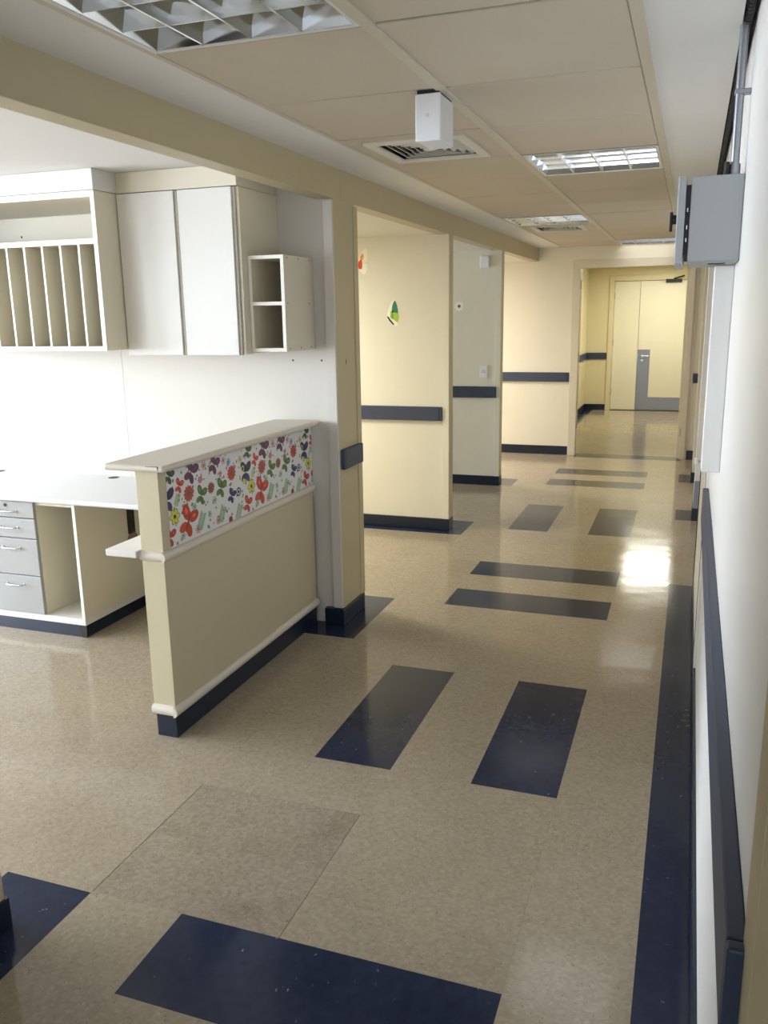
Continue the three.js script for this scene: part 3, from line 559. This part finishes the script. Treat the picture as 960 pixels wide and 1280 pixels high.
// ---------------------------------------------------------------- wall cabinets in the office
{
  // open pigeonhole shelf unit
  const s = thing('pigeonhole_shelf', 'white wall shelf with upright pigeonhole slots', 'shelf', [-3.1, 1.465, -3.69]);
  const fx = x => x + 3.1, fz = z => z + 3.69, x0 = fx(-4.3), x1 = fx(-2.607), zf = fz(-3.41), zb = fz(-3.969), y = v => v - 1.465;
  const faces = (name, x0, x1, y0, y1, z0 = zb, m = M.laminate) => { const o = mesh(name, bx(x0, x1, y0, y1, z0, zf - .003), m, s); return o; };
  faces('side_panel', x1 - .02, x1, 0, y(2.185)); faces('side_panel', x0, x0 + .02, 0, y(2.185));
  faces('bottom_board', x0 + .02, x1 - .02, 0, .02); faces('middle_shelf', x0 + .02, x1 - .02, y(1.953), y(1.975)); faces('top_board', x0 + .02, x1 - .02, y(2.158), y(2.185));
  mesh('back_panel', bx(x0 + .02, x1 - .02, .02, y(2.158), zb, zb + .006), M.laminate, s);
  mesh('screw_hole', cyl(.006, [fx(-3.53), y(2.06), zb + .005], [fx(-3.53), y(2.06), zb + .0065], 10), M.chip, s);
  const dv = []; for (let x = -2.716; x > -4.25; x -= .1055) dv.push(x);
  for (const x of dv) { const o = faces('divider', fx(x) - .005, fx(x) + .005, .02, y(1.953)); mesh('edge_band', bx(fx(x) - .0055, fx(x) + .0055, .02, y(1.953), zf - .003, zf), M.edgeWhite, o); }
  mesh('edge_band', [bx(x1 - .021, x1 + .0005, -.0005, y(2.185), zf - .003, zf), bx(x0, x0 + .021, 0, y(2.185), zf - .003, zf), bx(x0 + .02, x1 - .02, -.0005, .021, zf - .003, zf), bx(x0 + .02, x1 - .02, y(1.952), y(1.976), zf - .003, zf), bx(x0 + .02, x1 - .02, y(2.157), y(2.185), zf - .003, zf)], M.edgeWhite, s);
  mesh('top_filler', [bx(x0, x1 + .002, y(2.187), y(2.279), zb, zf + .002, .002)], M.laminateWhite, s);
  for (const x of [-3.0, -2.893, -2.788]) mesh('slot_label', bx(fx(x), fx(x) + .035, .006, .012, zf, zf + .0006), M.plasticTrim, s);

  // closed two-door cabinet
  const c = thing('wall_cabinet', 'white two-door wall cabinet between pigeonhole shelf and small box shelf', 'cabinet', [-2.28, 1.44, -3.76]);
  const gx = x => x + 2.28, gz = z => z + 3.76, gy = v => v - 1.44;
  mesh('body', bx(gx(-2.604), gx(-1.962), 0, gy(2.185), gz(-3.969), gz(-3.59), .002), M.laminate, c);
  for (const [a, b] of [[-2.602, -2.292], [-2.271, -1.99]]) {
    const d = mesh('door', bx(gx(a), gx(b), -.003, gy(2.183), gz(-3.588), gz(-3.57), .002), M.laminateWhite, c);
    mesh('edge_grip', bx(gx(b), gx(b) + .014, -.003, gy(2.183), gz(-3.589), gz(-3.579), .002), M.grip, d);
  }
  mesh('top_filler', bx(gx(-2.604), gx(-1.965), gy(2.187), gy(2.279), gz(-3.969), gz(-3.578), .002), M.laminate, c);

  // small open box shelf
  const b = thing('box_shelf', 'small open two-compartment box shelf beside the wall cabinet', 'shelf', [-1.869, 1.45, -3.8]);
  const bxx = x => x + 1.869, bz = z => z + 3.8, by = v => v - 1.45, f0 = bz(-3.641), k0 = bz(-3.969);
  const panel = (n, xa, xb, ya, yb) => mesh(n, bx(xa, xb, ya, yb, k0, f0 - .002), M.laminate, b);
  const A = bxx(-1.96), B = bxx(-1.778), H = by(1.886), th = .016;
  panel('side_panel', A, A + th, 0, H); panel('side_panel', B - th, B, 0, H); panel('bottom_board', A + th, B - th, 0, th); panel('top_board', A + th, B - th, H - th, H); panel('middle_shelf', A + th, B - th, .212, .212 + th);
  mesh('back_panel', bx(A + th, B - th, th, H - th, k0, k0 + .005), M.wood, b);
  mesh('edge_band', [bx(A, A + th, 0, H, f0 - .002, f0), bx(B - th, B, 0, H, f0 - .002, f0), bx(A + th, B - th, 0, th, f0 - .002, f0), bx(A + th, B - th, H - th, H, f0 - .002, f0), bx(A + th, B - th, .212, .212 + th, f0 - .002, f0)], M.edgeWhite, b);
  for (const [z, q] of [[.04, .012], [.16, .012], [.28, .012], [.04, H - .012], [.16, H - .012], [.28, H - .012], [.03, .22], [.27, .22]]) mesh('screw', cyl(.0035, [B - .001, q, f0 - z], [B + .0008, q, f0 - z], 8), M.chip, b);
}

// ---------------------------------------------------------------- wall stickers, switch, wall unit
const flat = (pts, x, y, s, rot = 0) => {
  const sh = new THREE.Shape(); sh.moveTo(pts[0][0], pts[0][1]); sh.splineThru(pts.slice(1).concat([pts[0]]).map(p => new THREE.Vector2(...p)));
  const g = new THREE.ExtrudeGeometry(sh, { depth: .0008, bevelEnabled: false, curveSegments: 8 }); g.scale(s, s, 1); g.rotateZ(rot); g.translate(x, y, 0); return g;
};
{
  const z1 = -6.0597;
  const b = thing('butterfly_sticker', 'green butterfly sticker on the cream divider wall', 'sticker', [-2.08, 1.62, z1]);
  const P = (n, pts, col, dz) => { const o = mesh(n, flat(pts, 0, 0, 1), std(col, .5), b); o.position.z = dz; };
  P('outline', [[-.048, .0], [-.03, .05], [.008, .098], [.034, .05], [.04, -.012], [.036, -.082], [.012, -.092], [-.015, -.05], [-.05, -.045]], '#f2efe2', 0);
  P('upper_wing', [[-.012, .0], [-.008, .05], [.012, .09], [.03, .05], [.036, .0], [.012, .008]], '#1f7f5a', .0009);
  P('lower_wing', [[-.026, -.03], [-.02, .012], [.01, .01], [.036, -.004], [.04, -.04], [.03, -.066], [.008, -.052], [-.012, -.04]], '#a8c63e', .0009);
  P('wing_stripe', [[-.016, -.034], [-.012, -.002], [.002, -.014], [-.002, -.042]], '#5fa84a', .0018);
  P('body', [[-.048, -.03], [-.042, -.022], [-.02, -.05], [.004, -.078], [-.004, -.082], [-.03, -.055]], '#1d2a1e', .0018);
  const f = thing('butterfly_sticker', 'orange and white butterfly sticker half hidden by the post', 'sticker', [-2.335, 1.98, z1]);
  const Q = (n, pts, col, dz) => { const o = mesh(n, flat(pts, 0, 0, 1), std(col, .5), f); o.position.z = dz; };
  Q('upper_wing', [[-.01, 0], [.0, .06], [.045, .1], [.062, .07], [.05, .01]], '#f3ead0', 0); Q('lower_wing', [[-.01, 0], [.048, -.005], [.052, -.05], [.03, -.08], [.0, -.05]], '#f5f1da', 0);
  Q('red_patch', [[-.012, .01], [.012, .03], [.018, -.01], [.01, -.04], [-.014, -.03]], '#d8492c', .0009); Q('orange_patch', [[.0, .04], [.02, .07], [.03, .05], [.02, .025]], '#e8a03a', .0009);
  const z2 = -7.8597, d = thing('daisy_sticker', 'white daisy sticker on the divider wall with the switch', 'sticker', [-2.052, 1.675, z2]);
  for (let k = 0; k < 10; k++) { const a = k * Math.PI / 5, o = mesh('petal', flat([[0, .012], [-.011, .03], [0, .048], [.011, .03]], 0, 0, 1, a), std('#f4f3ee', .5), d); o.position.z = (k % 2) * .0005; }
  mesh('centre', cyl(.014, [0, 0, 0], [0, 0, .002], 16), std('#6d5a2c', .6), d);
  const s = thing('dot_sticker', 'small pale pink sticker below the daisy sticker', 'sticker', [-2.055, 1.47, z2]); mesh('spot', flat([[0, .014], [.012, 0], [0, -.014], [-.012, 0]], 0, 0, 1), std('#e8d2cc', .5), s);
  const w = thing('light_switch', 'white light switch plate above the rail on the divider wall', 'switch', [-1.814, 1.077, -7.86]);
  mesh('plate', bx(-.036, .036, -.057, .057, 0, .008, .003), M.plastic, w); mesh('rocker', bx(-.018, .018, -.016, .016, .007, .012, .002), M.plasticTrim, w);
  const u = thing('wall_sensor', 'small white wall sensor box high on the divider wall', 'sensor', [-1.81, 2.061, -7.86]);
  mesh('back', bx(-.042, .042, -.055, .055, 0, .012, .003), M.plasticTrim, u); mesh('cover', bx(-.038, .038, -.051, .051, .011, .03, .005), M.plastic, u);
}

renderer.render(scene, camera);
